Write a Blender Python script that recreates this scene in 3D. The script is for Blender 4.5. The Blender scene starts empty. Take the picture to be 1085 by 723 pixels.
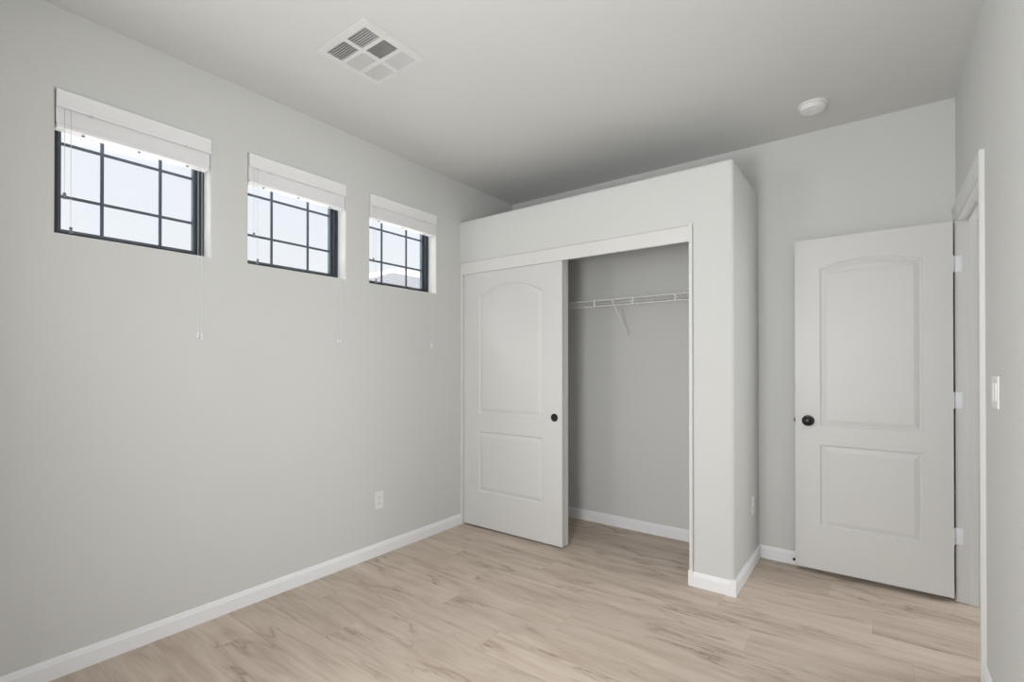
import bpy, bmesh, math, random
from mathutils import Vector, Matrix
R = math.radians
PI = math.pi
C = bpy.context.scene.collection
SC = bpy.context.scene
random.seed(7)

# ------------------------------------------------------------------ camera
cd = bpy.data.cameras.new('camera')
cam = bpy.data.objects.new('camera', cd); C.objects.link(cam)
cam.location = (2.6879, 0.0, 1.2727)
cam.rotation_euler = (R(90) + 0.005, 0, 0.6424)
cd.sensor_width = 36.0; cd.lens = 36.0 * 519.92 / 1085.0
cd.shift_y = (384.36 - 361.5) / 1085.0
cd.clip_start = 0.02; cd.clip_end = 300
SC.camera = cam

# ------------------------------------------------------------------ colour management
SC.view_settings.view_transform = 'Standard'
SC.view_settings.look = 'None'
SC.view_settings.exposure = 0.0
SC.view_settings.gamma = 1.0
SC.view_settings.use_curve_mapping = False

# ------------------------------------------------------------------ sky
W = bpy.data.worlds.new('sky'); SC.world = W; W.use_nodes = True
nt = W.node_tree; nt.nodes.clear()
wo = nt.nodes.new('ShaderNodeOutputWorld'); wb = nt.nodes.new('ShaderNodeBackground')
tc = nt.nodes.new('ShaderNodeTexCoord'); sp = nt.nodes.new('ShaderNodeSeparateXYZ')
rp = nt.nodes.new('ShaderNodeValToRGB')
ZB = 10.0     # the hazy sky is far brighter overhead than near the horizon
rp.color_ramp.elements[1].position = 0.32
for p, c in ((0.0, (0.99, 1.0, 1.04)), (0.08, (0.97, 0.99, 1.03)), (0.32, (0.88, 0.94, 1.0)), (0.42, (1.0, 1.05, 1.1)), (0.70, (ZB, ZB, ZB))):
    if p == 0.0: e = rp.color_ramp.elements[0]
    elif p == 0.32: e = rp.color_ramp.elements[1]
    else: e = rp.color_ramp.elements.new(p)
    e.position = p; e.color = (*c, 1)
nt.links.new(tc.outputs['Generated'], sp.inputs[0]); nt.links.new(sp.outputs['Z'], rp.inputs[0])
nt.links.new(rp.outputs[0], wb.inputs[0]); wb.inputs[1].default_value = 1.0
nt.links.new(wb.outputs[0], wo.inputs[0])

# ------------------------------------------------------------------ lights
def area(name, loc, rot, sx, sy, power, col=(1, 1, 1), portal=False):
    l = bpy.data.lights.new(name, 'AREA'); l.shape = 'RECTANGLE'; l.size = sx; l.size_y = sy
    l.energy = power; l.color = col
    o = bpy.data.objects.new(name, l); C.objects.link(o); o.location = loc; o.rotation_euler = rot
    if portal: l.cycles.is_portal = True
    return o
# added soft fill lamps, out of view beside and behind the camera
area('fill_lamp', (2.0, 0.1, 1.3), (R(90), 0, 0), 0.45, 0.45, 29)
area('fill_lamp_high', (2.3, -0.5, 1.75), (R(90), 0, 0), 0.8, 0.8, 13)
area('fill_lamp_side', (0.6, -0.5, 1.7), (R(93), 0, R(-52)), 0.7, 0.7, 14)
for py in (0.774, 1.546, 2.33):
    area('window_portal', (-0.16, py, 2.11), (0, R(-90), 0), 0.6, 0.62, 1, portal=True)
# added fill lamp, unseen in the hall, shining in through the doorway
area('hall_fill_lamp', (4.4, 3.75, 1.4), (0, R(90), 0), 1.8, 0.8, 25)
sun = bpy.data.lights.new('sun', 'SUN'); sun.energy = 1.0; sun.angle = R(0.6)
so = bpy.data.objects.new('sun', sun); C.objects.link(so)
so.rotation_euler = Vector((-0.55, 0.35, -0.75)).to_track_quat('-Z', 'Y').to_euler()

# ------------------------------------------------------------------ materials
def pmat(name, col, rough=0.6, spec=0.4, metal=0.0, bump=0.0, bscale=200.0, bdist=0.002, var=0.0, vscale=2.0):
    m = bpy.data.materials.new(name); m.use_nodes = True
    n = m.node_tree; b = n.nodes['Principled BSDF']
    b.inputs['Base Color'].default_value = (*col, 1); b.inputs['Roughness'].default_value = rough
    b.inputs['Specular IOR Level'].default_value = spec; b.inputs['Metallic'].default_value = metal
    t = n.nodes.new('ShaderNodeTexCoord')
    if bump > 0:
        x = n.nodes.new('ShaderNodeTexNoise'); x.inputs['Scale'].default_value = bscale; x.inputs['Detail'].default_value = 3
        bp = n.nodes.new('ShaderNodeBump'); bp.inputs['Strength'].default_value = bump; bp.inputs['Distance'].default_value = bdist
        n.links.new(t.outputs['Object'], x.inputs['Vector']); n.links.new(x.outputs['Fac'], bp.inputs['Height'])
        n.links.new(bp.outputs[0], b.inputs['Normal'])
    if var > 0:
        x = n.nodes.new('ShaderNodeTexNoise'); x.inputs['Scale'].default_value = vscale; x.inputs['Detail'].default_value = 2
        mx = n.nodes.new('ShaderNodeMix'); mx.data_type = 'RGBA'
        mx.inputs['A'].default_value = (*[c * (1 - var) for c in col], 1)
        mx.inputs['B'].default_value = (*[min(1, c * (1 + var)) for c in col], 1)
        n.links.new(t.outputs['Object'], x.inputs['Vector']); n.links.new(x.outputs['Fac'], mx.inputs['Factor'])
        n.links.new(mx.outputs['Result'], b.inputs['Base Color'])
    return m
WALLC = (0.655, 0.662, 0.650)
M = {}
M['wall'] = pmat('painted_drywall', WALLC, 0.75, 0.25, bump=0.12, bscale=90, bdist=0.002, var=0.012, vscale=1.5)
M['ceil'] = pmat('ceiling_paint', (0.655, 0.662, 0.648), 0.85, 0.2, bump=0.15, bscale=80, bdist=0.002)
M['trim'] = pmat('white_trim_paint', (0.87, 0.88, 0.905), 0.4, 0.4, bump=0.03, bscale=60, bdist=0.001)
M['door'] = pmat('door_paint', (0.69, 0.692, 0.68), 0.42, 0.4, bump=0.05, bscale=120, bdist=0.001)
M['fascia'] = pmat('fascia_paint', (0.72, 0.72, 0.705), 0.45, 0.4, bump=0.03, bscale=60)
M['plastic'] = pmat('white_plastic', (0.80, 0.80, 0.79), 0.35, 0.5, bump=0.01, bscale=50)
M['blind'] = pmat('blind_white', (0.86, 0.865, 0.875), 0.45, 0.4, bump=0.04, bscale=40)
M['cord'] = pmat('cord_white', (0.55, 0.56, 0.57), 0.7, 0.2, bump=0.1, bscale=900)
M['tassel'] = pmat('shade_toned_tassel', (0.20, 0.21, 0.22), 0.5, 0.3, bump=0.02, bscale=100)  # white tilt-cord tassels darkened in colour to imitate their backlit shade
M['frame'] = pmat('black_window_frame', (0.03, 0.036, 0.045), 0.5, 0.4, bump=0.03, bscale=150)
M['sash'] = pmat('slate_sash', (0.08, 0.105, 0.125), 0.5, 0.4, bump=0.03, bscale=150)
M['grid'] = pmat('dark_muntin', (0.085, 0.105, 0.135), 0.5, 0.4, bump=0.03, bscale=150)
M['bronze'] = pmat('dark_bronze', (0.018, 0.017, 0.016), 0.28, 0.6, metal=0.55, bump=0.02, bscale=80)
M['slot'] = pmat('dark_slot', (0.05, 0.05, 0.05), 0.7, 0.2, bump=0.02)
M['wire'] = pmat('white_coated_wire', (0.82, 0.82, 0.81), 0.4, 0.5, bump=0.02, bscale=300)
M['duct'] = pmat('galvanised_duct', (0.55, 0.55, 0.54), 0.6, 0.4, bump=0.03, bscale=30)
M['vent'] = pmat('vent_enamel', (0.68, 0.68, 0.665), 0.5, 0.35, bump=0.02, bscale=100)
M['rubber'] = pmat('black_rubber', (0.015, 0.015, 0.015), 0.6, 0.3, bump=0.05)
M['stucco'] = pmat('pale_stucco', (0.80, 0.78, 0.75), 0.9, 0.1, bump=0.3, bscale=40, bdist=0.01)
M['rooftile'] = None
M['ground'] = pmat('desert_gravel', (0.50, 0.49, 0.475), 0.95, 0.1, bump=0.4, bscale=30, bdist=0.02, var=0.15, vscale=8)

def glass_mat():
    m = bpy.data.materials.new('window_glass'); m.use_nodes = True
    n = m.node_tree; n.nodes.clear()
    o = n.nodes.new('ShaderNodeOutputMaterial'); t = n.nodes.new('ShaderNodeBsdfTransparent'); g = n.nodes.new('ShaderNodeBsdfGlossy')
    g.inputs['Roughness'].default_value = 0.03; t.inputs[0].default_value = (0.985, 0.985, 0.985, 1)
    lw = n.nodes.new('ShaderNodeLayerWeight'); pw = n.nodes.new('ShaderNodeMath'); pw.operation = 'POWER'; pw.inputs[1].default_value = 4.0
    f = n.nodes.new('ShaderNodeMath'); f.operation = 'MULTIPLY_ADD'; f.inputs[1].default_value = 0.5; f.inputs[2].default_value = 0.03
    n.links.new(lw.outputs['Facing'], pw.inputs[0]); n.links.new(pw.outputs[0], f.inputs[0])
    x = n.nodes.new('ShaderNodeMixShader')
    n.links.new(f.outputs[0], x.inputs[0]); n.links.new(t.outputs[0], x.inputs[1]); n.links.new(g.outputs[0], x.inputs[2])
    n.links.new(x.outputs[0], o.inputs[0]); return m
M['glass'] = glass_mat()

def tile_mat(name, c0, c1):
    m = pmat(name, c0, 0.9, 0.1)
    n = m.node_tree; b = n.nodes['Principled BSDF']
    t = n.nodes.new('ShaderNodeTexCoord'); w = n.nodes.new('ShaderNodeTexWave'); w.bands_direction = 'Y'
    w.inputs['Scale'].default_value = 1.6; w.inputs['Distortion'].default_value = 0.6
    bp = n.nodes.new('ShaderNodeBump'); bp.inputs['Strength'].default_value = 0.5; bp.inputs['Distance'].default_value = 0.05
    n.links.new(t.outputs['Object'], w.inputs['Vector']); n.links.new(w.outputs['Fac'], bp.inputs['Height']); n.links.new(bp.outputs[0], b.inputs['Normal'])
    mx = n.nodes.new('ShaderNodeMix'); mx.data_type = 'RGBA'
    mx.inputs['A'].default_value = (*c0, 1); mx.inputs['B'].default_value = (*c1, 1)
    n.links.new(w.outputs['Fac'], mx.inputs['Factor']); n.links.new(mx.outputs['Result'], b.inputs['Base Color'])
    return m
M['rooftile'] = tile_mat('sand_roof_tile', (0.20, 0.19, 0.175), (0.27, 0.25, 0.23))
M['greytile'] = tile_mat('grey_roof_tile', (0.075, 0.078, 0.085), (0.10, 0.104, 0.112))

def floor_mat():
    m = bpy.data.materials.new('oak_vinyl_planks'); m.use_nodes = True
    n = m.node_tree; L = n.links; b = n.nodes['Principled BSDF']
    def N(t, **k):
        x = n.nodes.new(t)
        for a, v in k.items(): setattr(x, a, v)
        return x
    def math_(op, a, b_=None, c=None):
        x = N('ShaderNodeMath', operation=op)
        for i, v in enumerate((a, b_, c)):
            if v is None: continue
            if isinstance(v, (int, float)): x.inputs[i].default_value = v
            else: L.new(v, x.inputs[i])
        return x.outputs[0]
    def comb(x, y, z):
        c = N('ShaderNodeCombineXYZ')
        for i, v in enumerate((x, y, z)):
            if isinstance(v, (int, float)): c.inputs[i].default_value = v
            else: L.new(v, c.inputs[i])
        return c.outputs[0]
    def ramp(f, *st):
        r = N('ShaderNodeValToRGB'); e = r.color_ramp.elements
        while len(e) < len(st): e.new(0.5)
        for k, (p, c) in enumerate(st): e[k].position = p; e[k].color = (*c, 1) if not isinstance(c, (int, float)) else (c, c, c, 1)
        L.new(f, r.inputs[0]); return r.outputs[0]
    def mul(a, c, fac=1.0):
        x = N('ShaderNodeMix', data_type='RGBA', blend_type='MULTIPLY')
        if isinstance(fac, (int, float)): x.inputs['Factor'].default_value = fac
        else: L.new(fac, x.inputs['Factor'])
        L.new(a, x.inputs['A'])
        if isinstance(c, tuple): x.inputs['B'].default_value = (*c, 1)
        else: L.new(c, x.inputs['B'])
        return x.outputs['Result']
    tc = N('ShaderNodeTexCoord'); s = N('ShaderNodeSeparateXYZ'); L.new(tc.outputs['Object'], s.inputs[0])
    X, Y = s.outputs['X'], s.outputs['Y']
    v = math_('DIVIDE', math_('SUBTRACT', Y, 0.0965), 0.1745); PLN = 1.80
    row = math_('FLOOR', v); fv = math_('FRACT', v)
    wn = N('ShaderNodeTexWhiteNoise', noise_dimensions='1D'); L.new(math_('ADD', row, 9.3), wn.inputs['W'])
    # where the end joints of each row of planks lie
    known = {7: 0.614, 9: 1.235, 10: 2.62, 11: 1.435, 12: 0.75, 16: 2.658, 17: 2.658 - 0.62, 8: 2.05, 6: 1.35, 13: 2.2, 14: 1.0, 15: 0.2, 5: 0.3, 4: 1.7}
    offs = math_('MULTIPLY', wn.outputs['Value'], PLN)
    for kk, xx in known.items():
        is_k = math_('COMPARE', row, float(kk), 0.3)
        offs = math_('ADD', math_('MULTIPLY', offs, math_('SUBTRACT', 1.0, is_k)), math_('MULTIPLY', is_k, PLN - xx % PLN))
    u = math_('DIVIDE', math_('ADD', X, offs), PLN)
    pl = math_('FLOOR', u); fu = math_('FRACT', u)
    w2 = N('ShaderNodeTexWhiteNoise', noise_dimensions='2D'); L.new(comb(row, pl, 0), w2.inputs['Vector'])
    rnd = w2.outputs['Value']
    # grain space: stretched along x, offset per plank
    off = math_('MULTIPLY', rnd, 37.0)
    gv = comb(math_('ADD', math_('MULTIPLY', X, 1.0), off), math_('MULTIPLY', Y, 7.0), off)
    n1 = N('ShaderNodeTexNoise'); n1.inputs['Scale'].default_value = 2.2; n1.inputs['Detail'].default_value = 5; n1.inputs['Roughness'].default_value = 0.55; n1.inputs['Distortion'].default_value = 0.6
    L.new(gv, n1.inputs['Vector'])
    base = ramp(n1.outputs['Fac'], (0.28, (0.455, 0.365, 0.295)), (0.5, (0.555, 0.465, 0.39)), (0.75, (0.62, 0.54, 0.46)))
    # fine fibres
    gf = comb(math_('ADD', math_('MULTIPLY', X, 3.0), off), math_('MULTIPLY', Y, 110.0), off)
    n2 = N('ShaderNodeTexNoise'); n2.inputs['Scale'].default_value = 1.0; n2.inputs['Detail'].default_value = 3
    L.new(gf, n2.inputs['Vector'])
    base = mul(base, ramp(n2.outputs['Fac'], (0.25, 0.86), (0.6, 1.03)), 0.55)
    # long dark cracks: thin bands of a distorted noise contour
    gc = comb(math_('ADD', math_('MULTIPLY', X, 1.5), off), math_('MULTIPLY', Y, 9.0), off)
    n3 = N('ShaderNodeTexNoise'); n3.inputs['Scale'].default_value = 1.3; n3.inputs['Detail'].default_value = 4; n3.inputs['Distortion'].default_value = 0.35
    L.new(gc, n3.inputs['Vector'])
    cr = math_('ABSOLUTE', math_('SUBTRACT', n3.outputs['Fac'], 0.5))
    crm = ramp(cr, (0.0, 1.0), (0.010, 0.40), (0.055, 0.0))
    n4 = N('ShaderNodeTexNoise'); n4.inputs['Scale'].default_value = 1.7; n4.inputs['Detail'].default_value = 2
    L.new(comb(math_('ADD', X, math_('MULTIPLY', off, 1.7)), math_('MULTIPLY', Y, 3.0), off), n4.inputs['Vector'])
    gate = ramp(n4.outputs['Fac'], (0.46, 0.0), (0.62, 1.0))
    base = mul(base, (0.50, 0.45, 0.41), math_('MULTIPLY', math_('MULTIPLY', crm, gate), 1.0))
    # knots
    vo = N('ShaderNodeTexVoronoi'); vo.inputs['Scale'].default_value = 1.0; vo.inputs['Randomness'].default_value = 1.0
    L.new(comb(math_('ADD', math_('MULTIPLY', X, 2.1), off), math_('MULTIPLY', Y, 5.2), off), vo.inputs['Vector'])
    kn = ramp(vo.outputs['Distance'], (0.03, 1.0), (0.09, 0.40), (0.20, 0.0))
    base = mul(base, (0.58, 0.52, 0.48), math_('MULTIPLY', kn, 0.8))
    # tone of each plank
    tone = ramp(rnd, (0.0, 0.93), (0.5, 1.0), (1.0, 1.06))
    base = mul(base, tone)
    # joints
    dv = math_('MULTIPLY', math_('MINIMUM', fv, math_('SUBTRACT', 1.0, fv)), 0.1745)
    du = math_('MULTIPLY', math_('MINIMUM', fu, math_('SUBTRACT', 1.0, fu)), PLN)
    d = math_('MINIMUM', dv, du)
    jt = ramp(d, (0.0, 1.0), (0.0016, 0.0))
    base = mul(base, (0.78, 0.76, 0.74), math_('MULTIPLY', jt, 0.45))
    L.new(base, b.inputs['Base Color'])
    b.inputs['Roughness'].default_value = 0.5; b.inputs['Specular IOR Level'].default_value = 0.35
    bp = N('ShaderNodeBump'); bp.inputs['Strength'].default_value = 0.15; bp.inputs['Distance'].default_value = 0.001
    h = math_('SUBTRACT', n2.outputs['Fac'], math_('MULTIPLY', jt, 1.5)); L.new(h, bp.inputs['Height']); L.new(bp.outputs[0], b.inputs['Normal'])
    return m
M['floor'] = floor_mat()

# ------------------------------------------------------------------ mesh helpers
def link(name, bm, mat, parent=None, smooth=False, loc=(0, 0, 0)):
    bmesh.ops.recalc_face_normals(bm, faces=bm.faces)
    me = bpy.data.meshes.new(name); bm.to_mesh(me); bm.free()
    me.materials.append(mat)
    if smooth:
        for p in me.polygons: p.use_smooth = True
        me.set_sharp_from_angle(angle=R(35))
    o = bpy.data.objects.new(name, me); C.objects.link(o)
    o.location = loc
    if parent: o.parent = parent
    return o
def tag(o, label=None, cat=None, group=None, kind=None):
    if label: o['label'] = label
    if cat: o['category'] = cat
    if group: o['group'] = group
    if kind: o['kind'] = kind
    return o
def empty(name, loc=(0, 0, 0), rz=0):
    o = bpy.data.objects.new(name, None); C.objects.link(o); o.location = loc; o.rotation_euler = (0, 0, rz)
    o.empty_display_size = 0.05
    return o
def struct(name, bm, mat, parent=None, smooth=False):
    o = link(name, bm, mat, parent, smooth)
    if not parent: o['kind'] = 'structure'
    return o
def box(bm, x0, x1, y0, y1, z0, z1, bev=0.0, seg=2):
    vs = [bm.verts.new((x, y, z)) for x in (x0, x1) for y in (y0, y1) for z in (z0, z1)]
    f = [(0, 1, 3, 2), (4, 6, 7, 5), (0, 4, 5, 1), (2, 3, 7, 6), (0, 2, 6, 4), (1, 5, 7, 3)]
    fs = [bm.faces.new([vs[i] for i in q]) for q in f]
    if bev > 0:
        es = set(e for q in fs for e in q.edges)
        bmesh.ops.bevel(bm, geom=list(es), offset=bev, segments=seg, profile=0.5, affect='EDGES', clamp_overlap=True)
    return vs
def tube(bm, pts, r, n=8):
    pts = [Vector(p) for p in pts]; rings = []
    for i, p in enumerate(pts):
        d = (pts[min(i + 1, len(pts) - 1)] - pts[max(i - 1, 0)]).normalized()
        q = d.to_track_quat('Z', 'Y')
        rings.append([bm.verts.new(p + q @ Vector((r * math.cos(2 * PI * k / n), r * math.sin(2 * PI * k / n), 0))) for k in range(n)])
    for a, b in zip(rings, rings[1:]):
        for k in range(n): bm.faces.new((a[k], a[(k + 1) % n], b[(k + 1) % n], b[k]))
    bm.faces.new(rings[0][::-1]); bm.faces.new(rings[-1])
def lathe(bm, prof, axis, origin, n=32):
    """prof: (radius, distance along axis)"""
    ax = Vector(axis).normalized(); q = ax.to_track_quat('Z', 'Y'); o = Vector(origin); rings = []
    for r, h in prof:
        if r < 1e-6: rings.append([bm.verts.new(o + ax * h)]); continue
        rings.append([bm.verts.new(o + q @ Vector((r * math.cos(2 * PI * k / n), r * math.sin(2 * PI * k / n), h))) for k in range(n)])
    for a, b in zip(rings, rings[1:]):
        for k in range(n):
            k2 = (k + 1) % n
            if len(a) == 1 and len(b) == 1: continue
            if len(a) == 1: bm.faces.new((a[0], b[k], b[k2]))
            elif len(b) == 1: bm.faces.new((a[k], a[k2], b[0]))
            else: bm.faces.new((a[k], a[k2], b[k2], b[k]))
    for e in (rings[0], rings[-1]):
        if len(e) > 1: bm.faces.new(e)
def cells(xs, ys, zs, solid, bevel=0.0, seg=4, pred=None):
    """watertight mesh of the solid cells of a grid; sharp edges may be rounded"""
    bm = bmesh.new(); V = {}
    def v(i, j, k):
        if (i, j, k) not in V: V[(i, j, k)] = bm.verts.new((xs[i], ys[j], zs[k]))
        return V[(i, j, k)]
    nx, ny, nz = len(xs) - 1, len(ys) - 1, len(zs) - 1
    def S(i, j, k):
        if not (0 <= i < nx and 0 <= j < ny and 0 <= k < nz): return False
        return solid((xs[i] + xs[i + 1]) / 2, (ys[j] + ys[j + 1]) / 2, (zs[k] + zs[k + 1]) / 2)
    for i in range(nx):
        for j in range(ny):
            for k in range(nz):
                if not S(i, j, k): continue
                if not S(i - 1, j, k): bm.faces.new((v(i, j, k), v(i, j, k + 1), v(i, j + 1, k + 1), v(i, j + 1, k)))
                if not S(i + 1, j, k): bm.faces.new((v(i + 1, j, k), v(i + 1, j + 1, k), v(i + 1, j + 1, k + 1), v(i + 1, j, k + 1)))
                if not S(i, j - 1, k): bm.faces.new((v(i, j, k), v(i + 1, j, k), v(i + 1, j, k + 1), v(i, j, k + 1)))
                if not S(i, j + 1, k): bm.faces.new((v(i, j + 1, k), v(i, j + 1, k + 1), v(i + 1, j + 1, k + 1), v(i + 1, j + 1, k)))
                if not S(i, j, k - 1): bm.faces.new((v(i, j, k), v(i, j + 1, k), v(i + 1, j + 1, k), v(i + 1, j, k)))
                if not S(i, j, k + 1): bm.faces.new((v(i, j, k + 1), v(i + 1, j, k + 1), v(i + 1, j + 1, k + 1), v(i, j + 1, k + 1)))
    bm.normal_update()
    if bevel > 0:
        es = [e for e in bm.edges if len(e.link_faces) == 2 and abs(e.link_faces[0].normal.dot(e.link_faces[1].normal)) < 0.5
              and (pred is None or pred((e.verts[0].co + e.verts[1].co) / 2, e))]
        bmesh.ops.bevel(bm, geom=es, offset=bevel, segments=seg, profile=0.5, affect='EDGES', clamp_overlap=True)
    return bm

# ------------------------------------------------------------------ room dimensions
H = 2.74; XR = 3.025; YB = 3.60; YN = -1.2
YF = 2.897; XP = 2.0445; ZL = 2.421; XJ = 1.822
WT = 0.15
WIN = [(0.482, 1.066), (1.248, 1.845), (2.027, 2.632)]; WZ0, WZ1 = 1.815, 2.405
DY0, DY1, DZ = 2.765, 3.55, 2.048           # doorway clear opening in the right wall

bm = bmesh.new(); box(bm, -0.15, 4.6, YN - 0.15, 4.7, -0.1, 0.0)
struct('floor', bm, M['floor'])

# ceiling with the register's hole
VX0, VX1, VY0, VY1 = 0.592, 0.957, 1.276, 1.628
bm = cells([-0.15, VX0 + 0.025, VX1 - 0.03, 4.6], [YN - 0.15, VY0 + 0.03, VY1 - 0.022, 4.7], [H, H + 0.15],
           lambda x, y, z: not (VX0 + 0.025 < x < VX1 - 0.03 and VY0 + 0.03 < y < VY1 - 0.022))
struct('ceiling', bm, M['ceil'])

ys = sorted([YN - 0.15, YB + 0.12] + [a for w in WIN for a in w])
def wl(x, y, z): return not (WZ0 < z < WZ1 and any(a < y < b for a, b in WIN))
bm = cells([-WT, 0.0], ys, [0, WZ0, WZ1, H], wl, bevel=0.010, seg=4,
           pred=lambda c, e: abs(c.x) < 1e-4 and WZ0 - 0.01 < c.z < WZ1 + 0.01 and YN < c.y < 3)
struct('wall_left', bm, M['wall'], smooth=True)
bm = bmesh.new(); box(bm, 0, XR + 0.13, YB, YB + 0.12, 0, H)
struct('wall_back', bm, M['wall'])
# right wall with the doorway
bm = cells([XR, XR + 0.12], [YN - 0.15, DY0 - 0.018, DY1 + 0.018, YB], [0, DZ + 0.018, H],
           lambda x, y, z: not (DY0 - 0.018 < y < DY1 + 0.018 and z < DZ + 0.018))
struct('wall_right', bm, M['wall'])
# wall behind the camera
bm = cells([0, 0.35, 1.75, XR], [YN - 0.15, YN], [0, 0.8, 2.1, H], lambda x, y, z: True)
struct('wall_near', bm, M['wall'])
# hall beyond the doorway
bm = bmesh.new(); box(bm, 4.45, 4.6, YN - 0.15, 4.7, 0, H); struct('wall_hall', bm, M['wall'])
bm = bmesh.new(); box(bm, XR + 0.13, 4.45, 4.55, 4.7, 0, H); struct('wall_hall_end', bm, M['wall'])
bm = bmesh.new(); box(bm, XR + 0.12, 4.45, YN - 0.15, YN, 0, H); struct('wall_hall_near', bm, M['wall'])
bm = bmesh.new(); box(bm, XR + 0.005, XR + 0.125, YB + 0.121, 4.7, 0, H); struct('wall_hall_side', bm, M['wall'])

# closet: header, pier, side wall and plant ledge, rounded drywall corners
CI0, CI1 = YF + 0.12, 2.33   # inner face of front wall, inner ceiling
xs = [-0.04, 0.0, XJ, XP - 0.115, XP]; ysn = [YF, CI0, YB, YB + 0.04]; zs = [-0.04, 0.0, 2.083, CI1, ZL]
def cl(x, y, z):
    if z > CI1: return True
    if y < CI0:
        return x > XJ or z > 2.083
    return x > XP - 0.115
bm = cells(xs, ysn, zs, cl, bevel=0.019, seg=6,
           pred=lambda c, e: (c.x > XP - 1e-3 or c.y < YF + 1e-3) and not (abs(c.y - YB - 0.04) < 1e-3) and c.z > -0.03 and c.x > -0.03)
struct('wall_closet', bm, M['wall'], smooth=True)

# ------------------------------------------------------------------ baseboards
BH, BT = 0.083, 0.013
def baseboard(name, runs):
    """runs: (x0,y0,x1,y1,nx,ny): wall line and the direction it faces"""
    bm = bmesh.new()
    prof = [(0, 0), (BT, 0), (BT, BH * 0.74), (BT * 0.75, BH * 0.80), (BT * 0.62, BH * 0.90), (BT * 0.35, BH), (0, BH)]
    for x0, y0, x1, y1, nx, ny, e0, e1 in runs:
        dx, dy = x1 - x0, y1 - y0; L = math.hypot(dx, dy); dx /= L; dy /= L
        a, b = [], []
        for t, z in prof:   # mitre: ends move with t by e0 / e1
            a.append(bm.verts.new((x0 + nx * t - dx * t * e0, y0 + ny * t - dy * t * e0, z)))
            b.append(bm.verts.new((x1 + nx * t + dx * t * e1, y1 + ny * t + dy * t * e1, z)))
        n = len(prof)
        for i in range(n - 1): bm.faces.new((a[i], a[i + 1], b[i + 1], b[i]))
        bm.faces.new(a[::-1]); bm.faces.new(b)
    struct(name, bm, M['trim'])
baseboard('baseboard_left', [(0, YN, 0, YF + 0.01, 1, 0, 0, 0)])
baseboard('baseboard_back', [(XP, YB, XR, YB, 0, -1, 0, 0)])
baseboard('baseboard_right', [(XR, YN, XR, DY0 - 0.09, -1, 0, 0, 0)])
baseboard('baseboard_closet_front', [(1.803, YF, XP, YF, 0, -1, 0, 1), (XP, YF, XP, YB, 1, 0, 1, 0)])
baseboard('baseboard_closet_inside', [(0, CI0, 0, YB, 1, 0, 0, 0), (0, YB, XP - 0.115, YB, 0, -1, 0, 0), (XP - 0.115, CI0, XP - 0.115, YB, -1, 0, 0, 0)])
# rounded corner blocks of the pier's baseboard
bm = bmesh.new()
box(bm, XP - 0.020, XP + BT + 0.002, YF - BT - 0.002, YF + 0.020, 0, BH + 0.004, bev=0.004)
box(bm, 1.800, 1.826, YF - BT - 0.002, YF + 0.02, 0, BH + 0.005, bev=0.003)
struct('trim_6', bm, M['trim'])

# ------------------------------------------------------------------ closet opening trim
bm = bmesh.new(); box(bm, 1.804, 1.8235, YF - 0.004, CI0, 0.0, 2.10, bev=0.0025)
struct('trim_1', bm, M['fascia'])
bm = bmesh.new(); box(bm, 0.0, 0.018, YF + 0.004, CI0, 0.0, 1.996, bev=0.002)
struct('trim_2', bm, M['fascia'])
bm = bmesh.new(); box(bm, 0.0, 1.804, YF + 0.006, YF + 0.024, 1.994, 2.084, bev=0.002)
struct('trim_3', bm, M['fascia'])
# aluminium double track behind the fascia
bm = bmesh.new(); box(bm, 0.018, 1.804, YF + 0.026, CI0 - 0.003, 2.045, 2.083); struct('trim_4', bm, M['duct'])

# ------------------------------------------------------------------ moulded two-panel doors
def door_face(bm, w, z0, z1, px0, px1, lb, lt, ub, sh, rise, sgn, y):
    """front face in the xz plane at depth y, profile cut along +y*sgn"""
    K = 20
    def arch(x):
        hw = (px1 - px0) / 2
        if rise <= 0: return sh
        rad = (hw * hw + rise * rise) / (2 * rise); cx = (px0 + px1) / 2
        return sh + rise - rad + math.sqrt(max(0, rad * rad - (x - cx) ** 2))
    xsn = [px0 + (px1 - px0) * i / K for i in range(K + 1)]
    P = lambda x, z, d=0.0: (x, y + sgn * d, z)
    def q(*p): bm.faces.new([bm.verts.new(P(*a)) for a in p])
    q((0, z0), (px0, z0), (px0, z1), (0, z1)); q((px1, z0), (w, z0), (w, z1), (px1, z1))
    q((px0, z0), (px1, z0), (px1, lb), (px0, lb)); q((px0, lt), (px1, lt), (px1, ub), (px0, ub))
    for a, b in zip(xsn, xsn[1:]): q((a, arch(a)), (b, arch(b)), (b, z1), (a, z1))
    def panel(loop):
        n = len(loop)
        def off(t):
            out = []
            for i in range(n):
                p0, p1, p2 = Vector(loop[i - 1]), Vector(loop[i]), Vector(loop[(i + 1) % n])
                d1 = (p1 - p0).normalized(); d2 = (p2 - p1).normalized()
                n1 = Vector((-d1.y, d1.x)); n2 = Vector((-d2.y, d2.x)); m = (n1 + n2).normalized()
                out.append(p1 + m * (t / max(0.3, m.dot(n1))))
            return out
        prof = [(0, 0), (0.004, 0.0055), (0.010, 0.0085), (0.014, 0.0085), (0.018, 0.0065), (0.033, 0.0030), (0.037, 0.0015), (0.039, 0.0015)]
        rings = []
        for t, d in prof: rings.append([bm.verts.new(P(p.x, p.y, d)) for p in off(t)])
        for a, b in zip(rings, rings[1:]):
            for i in range(n): bm.faces.new((a[i], a[(i + 1) % n], b[(i + 1) % n], b[i]))
        bm.faces.new(rings[-1])
    panel([(px0, lb), (px1, lb), (px1, lt), (px0, lt)])
    panel([(px0, ub), (px1, ub)] + [(x, arch(x)) for x in xsn[::-1]])
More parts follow.
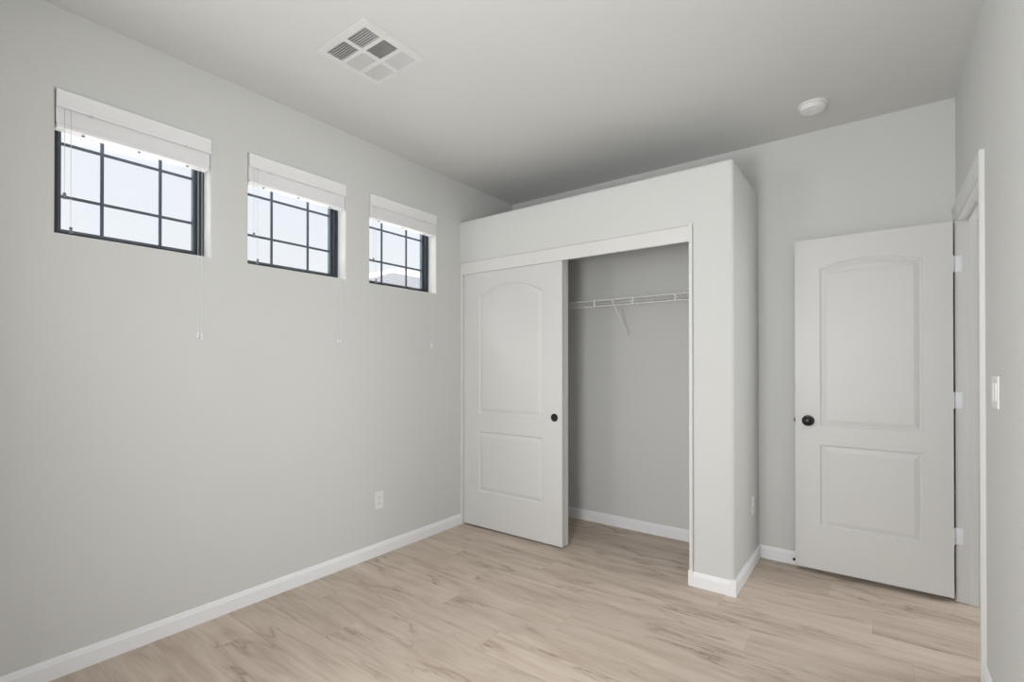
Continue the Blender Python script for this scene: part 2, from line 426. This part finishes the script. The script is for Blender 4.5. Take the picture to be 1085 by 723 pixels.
def door_slab(w, z0, z1, thick, **k):
    bm = bmesh.new()
    door_face(bm, w, z0, z1, sgn=1, y=0.0, **k)
    door_face(bm, w, z0, z1, sgn=-1, y=thick, **k)
    for a, b in (((0, z0), (w, z0)), ((w, z0), (w, z1)), ((w, z1), (0, z1)), ((0, z1), (0, z0))):
        bm.faces.new([bm.verts.new(p) for p in ((a[0], 0, a[1]), (b[0], 0, b[1]), (b[0], thick, b[1]), (a[0], thick, a[1]))])
    bmesh.ops.remove_doubles(bm, verts=bm.verts, dist=1e-5)
    return bm
def knob(parent, x, y, z, sgn):
    """round door knob standing out along y*sgn"""
    bm = bmesh.new()
    lathe(bm, [(0.0, 0), (0.0335, 0), (0.0335, 0.004), (0.030, 0.009), (0.013, 0.012), (0.0115, 0.022)], (0, sgn, 0), (x, y, z))
    ro = link('rosette', bm, M['bronze'], parent, True)
    bm = bmesh.new()
    lathe(bm, [(0.0115, 0.018), (0.014, 0.024), (0.024, 0.029), (0.0285, 0.037), (0.0285, 0.043), (0.024, 0.050), (0.014, 0.0545), (0, 0.056)], (0, sgn, 0), (x, y, z))
    link('knob', bm, M['bronze'], parent, True)

# entry door, swung open flat in front of the back wall
DW = 0.737
ed = empty('door_1', (2.268, 3.508, 0))
tag(ed, 'white two-panel arch-top door standing open against the back wall', 'door', None, 'structure')
link('door_panel', door_slab(DW, 0.030, 2.043, 0.035, px0=0.131, px1=0.611, lb=0.295, lt=0.789, ub=0.903, sh=1.858, rise=0.044), M['door'], ed)
knob(ed, 0.069, 0.0, 0.931, -1)
knob(ed, 0.069, 0.035, 0.931, 1)
bm = bmesh.new(); box(bm, -0.0015, 0.0, 0.005, 0.030, 0.902, 0.958, bev=0.0005); box(bm, -0.009, 0.0, 0.010, 0.024, 0.921, 0.941, bev=0.002)
link('latch', bm, M['bronze'], ed)
for z in (0.352, 1.083, 1.818):
    bm = bmesh.new()
    for k in range(5):
        lathe(bm, [(0, 0), (0.0055, 0), (0.0055, 0.0155), (0, 0.0155)], (0, 0, 1), (DW + 0.007, 0.0375, z - 0.044 + k * 0.0178), 12)
    box(bm, DW, DW + 0.0025, 0.004, 0.036, z - 0.044, z + 0.044)
    box(bm, DW + 0.008, DW + 0.042, 0.0385, 0.0415, z - 0.044, z + 0.044, bev=0.001)
    for dz in (-0.03, 0, 0.03):
        lathe(bm, [(0, 0), (0.0035, 0), (0.003, 0.0012), (0, 0.0014)], (0, -1, 0), (DW + 0.028, 0.0385, z + dz), 10)
    link('hinge', bm, M['trim'], ed, True)

# sliding closet doors, both pushed to the left
def closet_door(name, x, y, label):
    e = empty(name, (x, y, 0)); tag(e, label, 'door', None, 'structure')
    link('door_panel', door_slab(0.912, 0.012, 2.028, 0.035, px0=0.156, px1=0.748, lb=0.286, lt=0.755, ub=0.897, sh=1.806, rise=0.087), M['door'], e)
    bm = bmesh.new(); lathe(bm, [(0, -0.0012), (0.016, -0.0012), (0.021, -0.0030), (0.0255, -0.0040), (0.028, -0.0025), (0.028, 0.003), (0, 0.003)], (0, 1, 0), (0.850, 0, 0.905))
    link('finger_pull', bm, M['bronze'], e, True)
    for hx in (0.12, 0.79):
        bm = bmesh.new(); box(bm, hx - 0.02, hx + 0.02, 0.012, 0.015, 2.0, 2.04); box(bm, hx - 0.006, hx + 0.006, 0.009, 0.019, 2.02, 2.043)
        link('roller_hanger', bm, M['duct'], e)
closet_door('door_2', 0.020, 2.924, 'white arch-panel sliding closet door in front, pushed left, with round dark pull')
closet_door('door_3', 0.022, 2.968, 'rear sliding closet door almost hidden behind the front one')

# ------------------------------------------------------------------ doorway jambs and casing
bm = bmesh.new()
J0, J1 = XR - 0.003, XR + 0.123
box(bm, J0, J1, DY1, DY1 + 0.018, 0, DZ + 0.018, bev=0.0015)
box(bm, J0, J1, DY0 - 0.018, DY0, 0, DZ + 0.018, bev=0.0015)
box(bm, J0, J1, DY0, DY1, DZ, DZ + 0.018, bev=0.0015)
box(bm, XR + 0.042, XR + 0.080, DY1 - 0.011, DY1, 0, DZ, bev=0.002)       # door stop strips
box(bm, XR + 0.042, XR + 0.080, DY0, DY0 + 0.011, 0, DZ, bev=0.002)
box(bm, XR + 0.042, XR + 0.080, DY0, DY1, DZ - 0.011, DZ, bev=0.002)
struct('trim_5', bm, M['door'])
def casing(bm, side):
    """colonial casing on a face of the right wall: near leg, head, short far leg"""
    xf = XR if side < 0 else XR + 0.12
    prof = [(0, 0), (0, 0.007), (0.004, 0.010), (0.030, 0.0105), (0.040, 0.0145), (0.066, 0.0165), (0.076, 0.0165), (0.080, 0.0135), (0.080, 0)]
    g = 0.004
    yfar = min(DY1 + g + 0.080, YB) if side < 0 else DY1 + g + 0.08
    def pt(t, h, where):
        x = xf + side * h
        if where == 0: return (x, DY0 - g - t, 0.0)
        if where == 1: return (x, DY0 - g - t, DZ + g + t)
        if where == 2: return (x, min(DY1 + g + t, yfar), DZ + g + t)
        return (x, min(DY1 + g + t, yfar), 0.0)
    rings = [[bm.verts.new(pt(t, h, w)) for t, h in prof] for w in range(4)]
    n = len(prof)
    for a, b in zip(rings, rings[1:]):
        for i in range(n): bm.faces.new((a[i], a[(i + 1) % n], b[(i + 1) % n], b[i]))
bm = bmesh.new(); casing(bm, -1); casing(bm, 1)
struct('trim_7', bm, M['fascia'])

# ------------------------------------------------------------------ windows
def window(name, a, b):
    e = empty(name, (0, a, WZ0)); tag(e, None, None, None, 'structure')
    w = b - a; h = WZ1 - WZ0; X0 = -0.148; X1 = -0.085
    bm = bmesh.new(); f = 0.026
    for (y0, y1, z0, z1) in ((0, f, 0, h), (w - f, w, 0, h), (f, w - f, 0, f), (f, w - f, h - f, h)): box(bm, X0, X1, y0, y1, z0, z1, bev=0.002)
    link('window_frame', bm, M['frame'], e)
    bm = bmesh.new(); s0, s1 = f, f + 0.014; xa, xb = -0.138, -0.112
    for (y0, y1, z0, z1) in ((s0, s1, s0, h - s0), (w - s1, w - s0, s0, h - s0), (s1, w - s1, s0, s1), (s1, w - s1, h - s1, h - s0)): box(bm, xa, xb, y0, y1, z0, z1, bev=0.0015)
    link('sash', bm, M['sash'], e)
    bm = bmesh.new(); box(bm, -0.1285, -0.1265, s1 - 0.004, w - s1 + 0.004, s1 - 0.004, h - s1 + 0.004)
    link('pane', bm, M['glass'], e)
    bm = bmesh.new(); g = 0.0065
    for y in (w / 2 - 0.112, w / 2 + 0.112): box(bm, -0.126, -0.117, y - g, y + g, s1, h - s1, bev=0.002)
    for z in (h / 2 - 0.113, h / 2 + 0.113): box(bm, -0.1262, -0.1168, s1, w - s1, z - g, z + g, bev=0.002)
    link('muntin_grid', bm, M['grid'], e)
    return e
for i, (a, b) in enumerate(WIN): window('window_%d' % (i + 1), a, b)

# ------------------------------------------------------------------ blinds, raised to the top
def tassel(bm, x, y, z):
    lathe(bm, [(0, 0.026), (0.0035, 0.026), (0.0062, 0.022), (0.0062, 0.019), (0.0042, 0.014), (0.0048, 0.008), (0.0068, 0.003), (0.0068, 0), (0, 0)], (0, 0, 1), (x, y, z), 14)
def blind(a, b, label):
    w = b - a
    e = empty('window_blind', (0, a, WZ1)); tag(e, label, 'window blind', 'raised white blinds over the three small windows')
    bm = bmesh.new()   # valance: moulded front board and two returns
    prof = [(0.0, -0.0735), (0.009, -0.0735), (0.0115, -0.071), (0.0115, -0.064), (0.0095, -0.058), (0.0095, -0.014), (0.012, -0.009), (0.012, -0.003), (0.010, -0.0015), (0.0, -0.0015)]
    A = [bm.verts.new((x, 0.003, z)) for x, z in prof]; B = [bm.verts.new((x, w - 0.003, z)) for x, z in prof]
    for i in range(len(prof)): j = (i + 1) % len(prof); bm.faces.new((A[i], A[j], B[j], B[i]))
    bm.faces.new(A[::-1]); bm.faces.new(B)
    for y in (0.003, w - 0.010): box(bm, -0.045, 0.0, y, y + 0.007, -0.0735, -0.0015)
    link('valance', bm, M['blind'], e)
    bm = bmesh.new(); box(bm, -0.062, -0.008, 0.012, w - 0.012, -0.045, -0.002, bev=0.002); link('headrail', bm, M['blind'], e)
    bm = bmesh.new(); n = 16
    for k in range(n):
        z = -0.058 - k * 0.0049; j = random.uniform(-0.0006, 0.0006)
        box(bm, -0.060 + j, -0.006 + j, 0.004, w - 0.004, z - 0.0045, z)
    o = link('slat_stack', bm, M['blind'], e); zb = -0.058 - n * 0.0049
    bm = bmesh.new(); box(bm, -0.060, -0.005, 0.006, w - 0.006, zb - 0.017, zb, bev=0.003); r = link('bottom_rail', bm, M['blind'], e)
    for y in (0.095, w / 2, w - 0.095):
        bm = bmesh.new(); lathe(bm, [(0, 0), (0.006, 0), (0.006, 0.003), (0.004, 0.005), (0, 0.005)], (0, 0, -1), (-0.030, y, zb - 0.017), 12)
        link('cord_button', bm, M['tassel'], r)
        bm = bmesh.new(); box(bm, -0.0052, -0.0044, y - 0.0008, y + 0.0008, zb - 0.010, -0.05); link('ladder_cord', bm, M['blind'], e)
    for y in (0.115, w - 0.115):
        bm = bmesh.new(); box(bm, -0.006, 0.0135, y - 0.005, y + 0.005, -0.0765, -0.0735, bev=0.0008); box(bm, 0.0115, 0.0135, y - 0.005, y + 0.005, -0.0765, -0.068, bev=0.0008)
        link('valance_clip', bm, M['plastic'], e)
    for y, z in ((0.030, -0.447), (0.050, -0.585)):
        bm = bmesh.new(); tube(bm, [(-0.004, y, -0.06), (-0.002, y, -0.30), (-0.001 if z < -0.5 else -0.002, y, z + 0.026)], 0.0008, 6); c = link('tilt_cord', bm, M['cord'], e)
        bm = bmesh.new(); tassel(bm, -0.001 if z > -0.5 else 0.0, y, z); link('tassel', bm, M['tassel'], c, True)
    for y, z in ((w - 0.062, -0.996), (w - 0.045, -1.004)):
        bm = bmesh.new(); tube(bm, [(0.0085, y, -0.0735), (0.0105, y, -0.4), (0.0105, y, z + 0.024)], 0.0008, 6); c = link('lift_cord', bm, M['trim'], e)
        bm = bmesh.new(); tassel(bm, 0.0105, y, z); link('tassel', bm, M['trim'], c, True)
blind(*WIN[0], 'raised white blind over the leftmost and largest-looking small window, nearest the camera')
blind(*WIN[1], 'raised white blind over the middle one of the three small windows')
blind(*WIN[2], 'raised white blind over the small window nearest the closet')

# ------------------------------------------------------------------ closet wire shelf
sh = empty('wire_shelf', (0.0, YB, 1.73)); tag(sh, 'white wire shelf running across the inside of the closet', 'shelf')
SY = -0.305; zt = 0.022
bm = bmesh.new()
for y, z, r in ((SY, zt, 0.0032), (SY, zt - 0.043, 0.0032), (-0.006, zt - 0.002, 0.0028), (-0.15, zt - 0.004, 0.0028)):
    tube(bm, [(0.004, y, z), (XP - 0.119, y, z)], r, 8)
for k in range(48):
    x = 0.02 + k * 0.0398
    tube(bm, [(x, -0.004, zt + 0.001), (x, SY, zt + 0.001)], 0.0013, 5)
link('wire_deck', bm, M['wire'], sh, True)
for k in range(6):
    x = 0.385 + k * 0.302
    bm = bmesh.new(); box(bm, x - 0.0045, x + 0.0045, SY - 0.005, SY + 0.003, zt - 0.047, zt + 0.004, bev=0.001); link('lip_tie', bm, M['wire'], sh)
for x in (0.45, 1.133):
    bm = bmesh.new()
    tube(bm, [(x, SY - 0.004, zt + 0.002), (x, SY - 0.001, zt - 0.012), (x, -0.012, -0.228), (x, -0.005, -0.240), (x, -0.002, -0.262)], 0.0042, 8)
    link('brace', bm, M['wire'], sh, True)
for x in (0.30, 0.75, 1.20, 1.65):
    bm = bmesh.new(); box(bm, x - 0.006, x + 0.006, -0.010, 0.0, zt - 0.012, zt + 0.006, bev=0.0015); link('wall_clip', bm, M['plastic'], sh)

# ------------------------------------------------------------------ ceiling register
v = empty('ceiling_vent', (VX0, VY0, H)); tag(v, 'square white six-section air register in the ceiling', 'vent')
vw, vh = VX1 - VX0, VY1 - VY0
SX = [(0.031, 0.165), (0.188, 0.318)]; SYs = [(0.036, 0.119), (0.139, 0.221), (0.242, 0.327)]
xs = [0.0, 0.012] + [q for s in SX for q in s] + [vw - 0.012, vw]; ysn = [0.0, 0.012] + [q for s in SYs for q in s] + [vh - 0.012, vh]
bm = cells(xs, ysn, [-0.0055, 0.0], lambda x, y, z: not (any(p < x < q for p, q in SX) and any(p < y < q for p, q in SYs)), bevel=0.002, seg=2,
           pred=lambda c, e: c.z < -0.005 or (c.x < 1e-4 or c.y < 1e-4))
link('register_frame', bm, M['vent'], v)
for j, (y0, y1) in enumerate(SYs):
    for i, (x0, x1) in enumerate(SX):
        bm = bmesh.new(); p = 0.0118
        # direction the blades lean (from the lower edge to the upper edge)
        along_x = j != 1
        lo, hi = (y0, y1) if along_x else (x0, x1)
        lean = (1 if j == 0 else -1) if along_x else (-1 if i == 1 else 1)
        n = int(round((hi - lo) / p)); p = (hi - lo) / n
        for k in range(n):
            c = lo + (k + 0.5) * p; dl = (0.0002 if j == 0 else 0.0012 if i == 1 and j == 1 else 0.0015) * lean; t = 0.0006; hz = 0.0030
            pr = [(c - dl - t, -hz - 0.001), (c - dl + t, -hz - 0.001), (c + dl + t, hz - 0.001), (c + dl - t, hz - 0.001)]
            if along_x: A = [(x0 - 0.002, a, z) for a, z in pr]; B = [(x1 + 0.002, a, z) for a, z in pr]
            else: A = [(a, y0 - 0.002, z) for a, z in pr]; B = [(a, y1 + 0.002, z) for a, z in pr]
            A = [bm.verts.new(q) for q in A]; B = [bm.verts.new(q) for q in B]
            for m in range(4): bm.faces.new((A[m], A[(m + 1) % 4], B[(m + 1) % 4], B[m]))
            bm.faces.new(A[::-1]); bm.faces.new(B)
        link('louvre_section', bm, M['vent'], v)
bm = bmesh.new(); box(bm, 0.138, 0.208, 0.333, 0.341, -0.0105, -0.007, bev=0.001); box(bm, 0.166, 0.174, 0.334, 0.342, -0.018, -0.009, bev=0.002)
link('damper_lever', bm, M['vent'], v)
bm = cells([0.012, 0.025, vw - 0.030, vw - 0.018], [0.018, 0.030, vh - 0.022, vh - 0.010], [0.008, 0.20, 0.21],
           lambda x, y, z: z > 0.20 or not (0.025 < x < vw - 0.03 and 0.03 < y < vh - 0.022))
link('duct', bm, M['duct'], v)

# ------------------------------------------------------------------ smoke alarm
s = empty('smoke_alarm', (2.393, 3.222, H)); tag(s, 'round white smoke alarm on the ceiling above the open door', 'smoke alarm')
bm = bmesh.new(); lathe(bm, [(0, 0), (0.073, 0), (0.073, 0.008), (0.070, 0.010), (0, 0.010)], (0, 0, -1), (0, 0, 0), 48); link('mounting_plate', bm, M['plastic'], s, True)
bm = bmesh.new(); lathe(bm, [(0, 0.009), (0.063, 0.009), (0.064, 0.014), (0.064, 0.028), (0.060, 0.034), (0.050, 0.037), (0.024, 0.038), (0.022, 0.0365), (0, 0.0365)], (0, 0, -1), (0, 0, 0), 48); bd = link('cover', bm, M['plastic'], s, True)
bm = bmesh.new(); lathe(bm, [(0, 0.036), (0.010, 0.036), (0.010, 0.040), (0.008, 0.041), (0, 0.041)], (0, 0, -1), (0.012, -0.015, 0), 20); link('test_button', bm, M['plastic'], s, True)

# ------------------------------------------------------------------ outlets and switch (local x = width, y out of the wall towards -y)
def outlet(loc, rz, label, group=None):
    e = empty('wall_outlet', loc, rz); tag(e, label, 'outlet', group)
    bm = bmesh.new(); box(bm, -0.036, 0.036, -0.0055, 0.0, -0.058, 0.058, bev=0.0025); link('cover_plate', bm, M['plastic'], e)
    for dz in (-0.0195, 0.0195):
        bm = bmesh.new(); box(bm, -0.0165, 0.0165, -0.0075, -0.004, dz - 0.0135, dz + 0.0135, bev=0.004); r = link('receptacle', bm, M['plastic'], e)
        bm = bmesh.new(); box(bm, -0.0075, -0.0055, -0.0078, -0.006, dz - 0.001, dz + 0.008); box(bm, 0.0055, 0.0075, -0.0078, -0.006, dz - 0.001, dz + 0.007)
        lathe(bm, [(0, 0.006), (0.0026, 0.006), (0.0026, 0.0078), (0, 0.0078)], (0, -1, 0), (0, 0, dz - 0.008), 12); link('slots', bm, M['slot'], r)
    bm = bmesh.new(); lathe(bm, [(0, 0.005), (0.003, 0.005), (0.0025, 0.0066), (0, 0.007)], (0, -1, 0), (0, 0, 0), 12); link('screw', bm, M['plastic'], e, True)
outlet((0.0, 2.102, 0.367), R(90), 'white duplex outlet low on the left wall near the closet')
outlet((XP, 3.395, 0.390), R(90), 'white outlet on the narrow closet side wall facing the open door')
e = empty('light_switch', (XR, 2.45, 1.176), R(-90)); tag(e, 'white double rocker light switch on the right wall by the doorway', 'light switch')
bm = bmesh.new(); box(bm, -0.058, 0.058, -0.006, 0, -0.058, 0.058, bev=0.0025); link('cover_plate', bm, M['plastic'], e)
for dx in (-0.023, 0.023):
    bm = bmesh.new(); box(bm, dx - 0.0165, dx + 0.0165, -0.009, -0.004, -0.033, 0.033, bev=0.002); link('rocker', bm, M['plastic'], e)

# ------------------------------------------------------------------ door stop on the back baseboard
d = empty('door_stop', (2.253, YB - BT, 0.045)); tag(d, 'small door stop with black rubber tip at the foot of the open door', 'door stop')
bm = bmesh.new(); lathe(bm, [(0, 0), (0.011, 0), (0.010, 0.004), (0.0045, 0.006), (0.0045, 0.028), (0, 0.028)], (0, -1, 0), (0, 0, 0), 14); link('stem', bm, M['plastic'], d, True)
bm = bmesh.new(); lathe(bm, [(0, 0.026), (0.007, 0.026), (0.0075, 0.036), (0.005, 0.041), (0, 0.042)], (0, -1, 0), (0, 0, 0), 14); link('rubber_tip', bm, M['rubber'], d, True)

# ------------------------------------------------------------------ outside: ground and the neighbours' houses
bm = bmesh.new(); box(bm, -60, -0.16, -40, 60, -0.25, -0.15); struct('ground', bm, M['ground'])
def house(loc, rz, L, Wd, hw, rise, ov, label, tile):
    e = empty('neighbour_house', loc, rz); tag(e, label, 'house', None)
    bm = bmesh.new(); box(bm, -L / 2, L / 2, -Wd / 2, Wd / 2, 0, hw); link('wall', bm, M['stucco'], e)
    bm = bmesh.new(); box(bm, -L / 2 - ov, L / 2 + ov, -Wd / 2 - ov, Wd / 2 + ov, hw, hw + 0.16); link('fascia', bm, M['stucco'], e)
    bm = bmesh.new(); a, b = L / 2 + ov + 0.03, Wd / 2 + ov + 0.03; t = hw + 0.14
    lo = [(-a, -b), (a, -b), (a, b), (-a, b)]; rl = max(0.0, a - b)
    def P(z): return [bm.verts.new((x, y, z)) for x, y in lo]
    v0 = P(t); v1 = P(t + 0.09)
    r1 = bm.verts.new((-rl, 0, t + 0.09 + rise)); r2 = bm.verts.new((rl + 0.001, 0, t + 0.09 + rise))
    for i in range(4): bm.faces.new((v0[i], v0[(i + 1) % 4], v1[(i + 1) % 4], v1[i]))
    bm.faces.new(v0[::-1]); bm.faces.new((v1[0], v1[1], r2, r1)); bm.faces.new((v1[1], v1[2], r2)); bm.faces.new((v1[2], v1[3], r1, r2)); bm.faces.new((v1[3], v1[0], r1))
    link('roof', bm, tile, e)
    return e
house((-11.0, 13.5, -0.15), R(90), 9.0, 5.0, 3.60, 1.05, 0.45, 'farther sand-roofed house low in the window nearest the closet', M['rooftile'])
house((-6.6, 9.05, -0.15), R(90), 5.0, 2.2, 2.80, 0.60, 0.25, 'nearer grey-roofed house low in the window nearest the closet', M['greytile'])
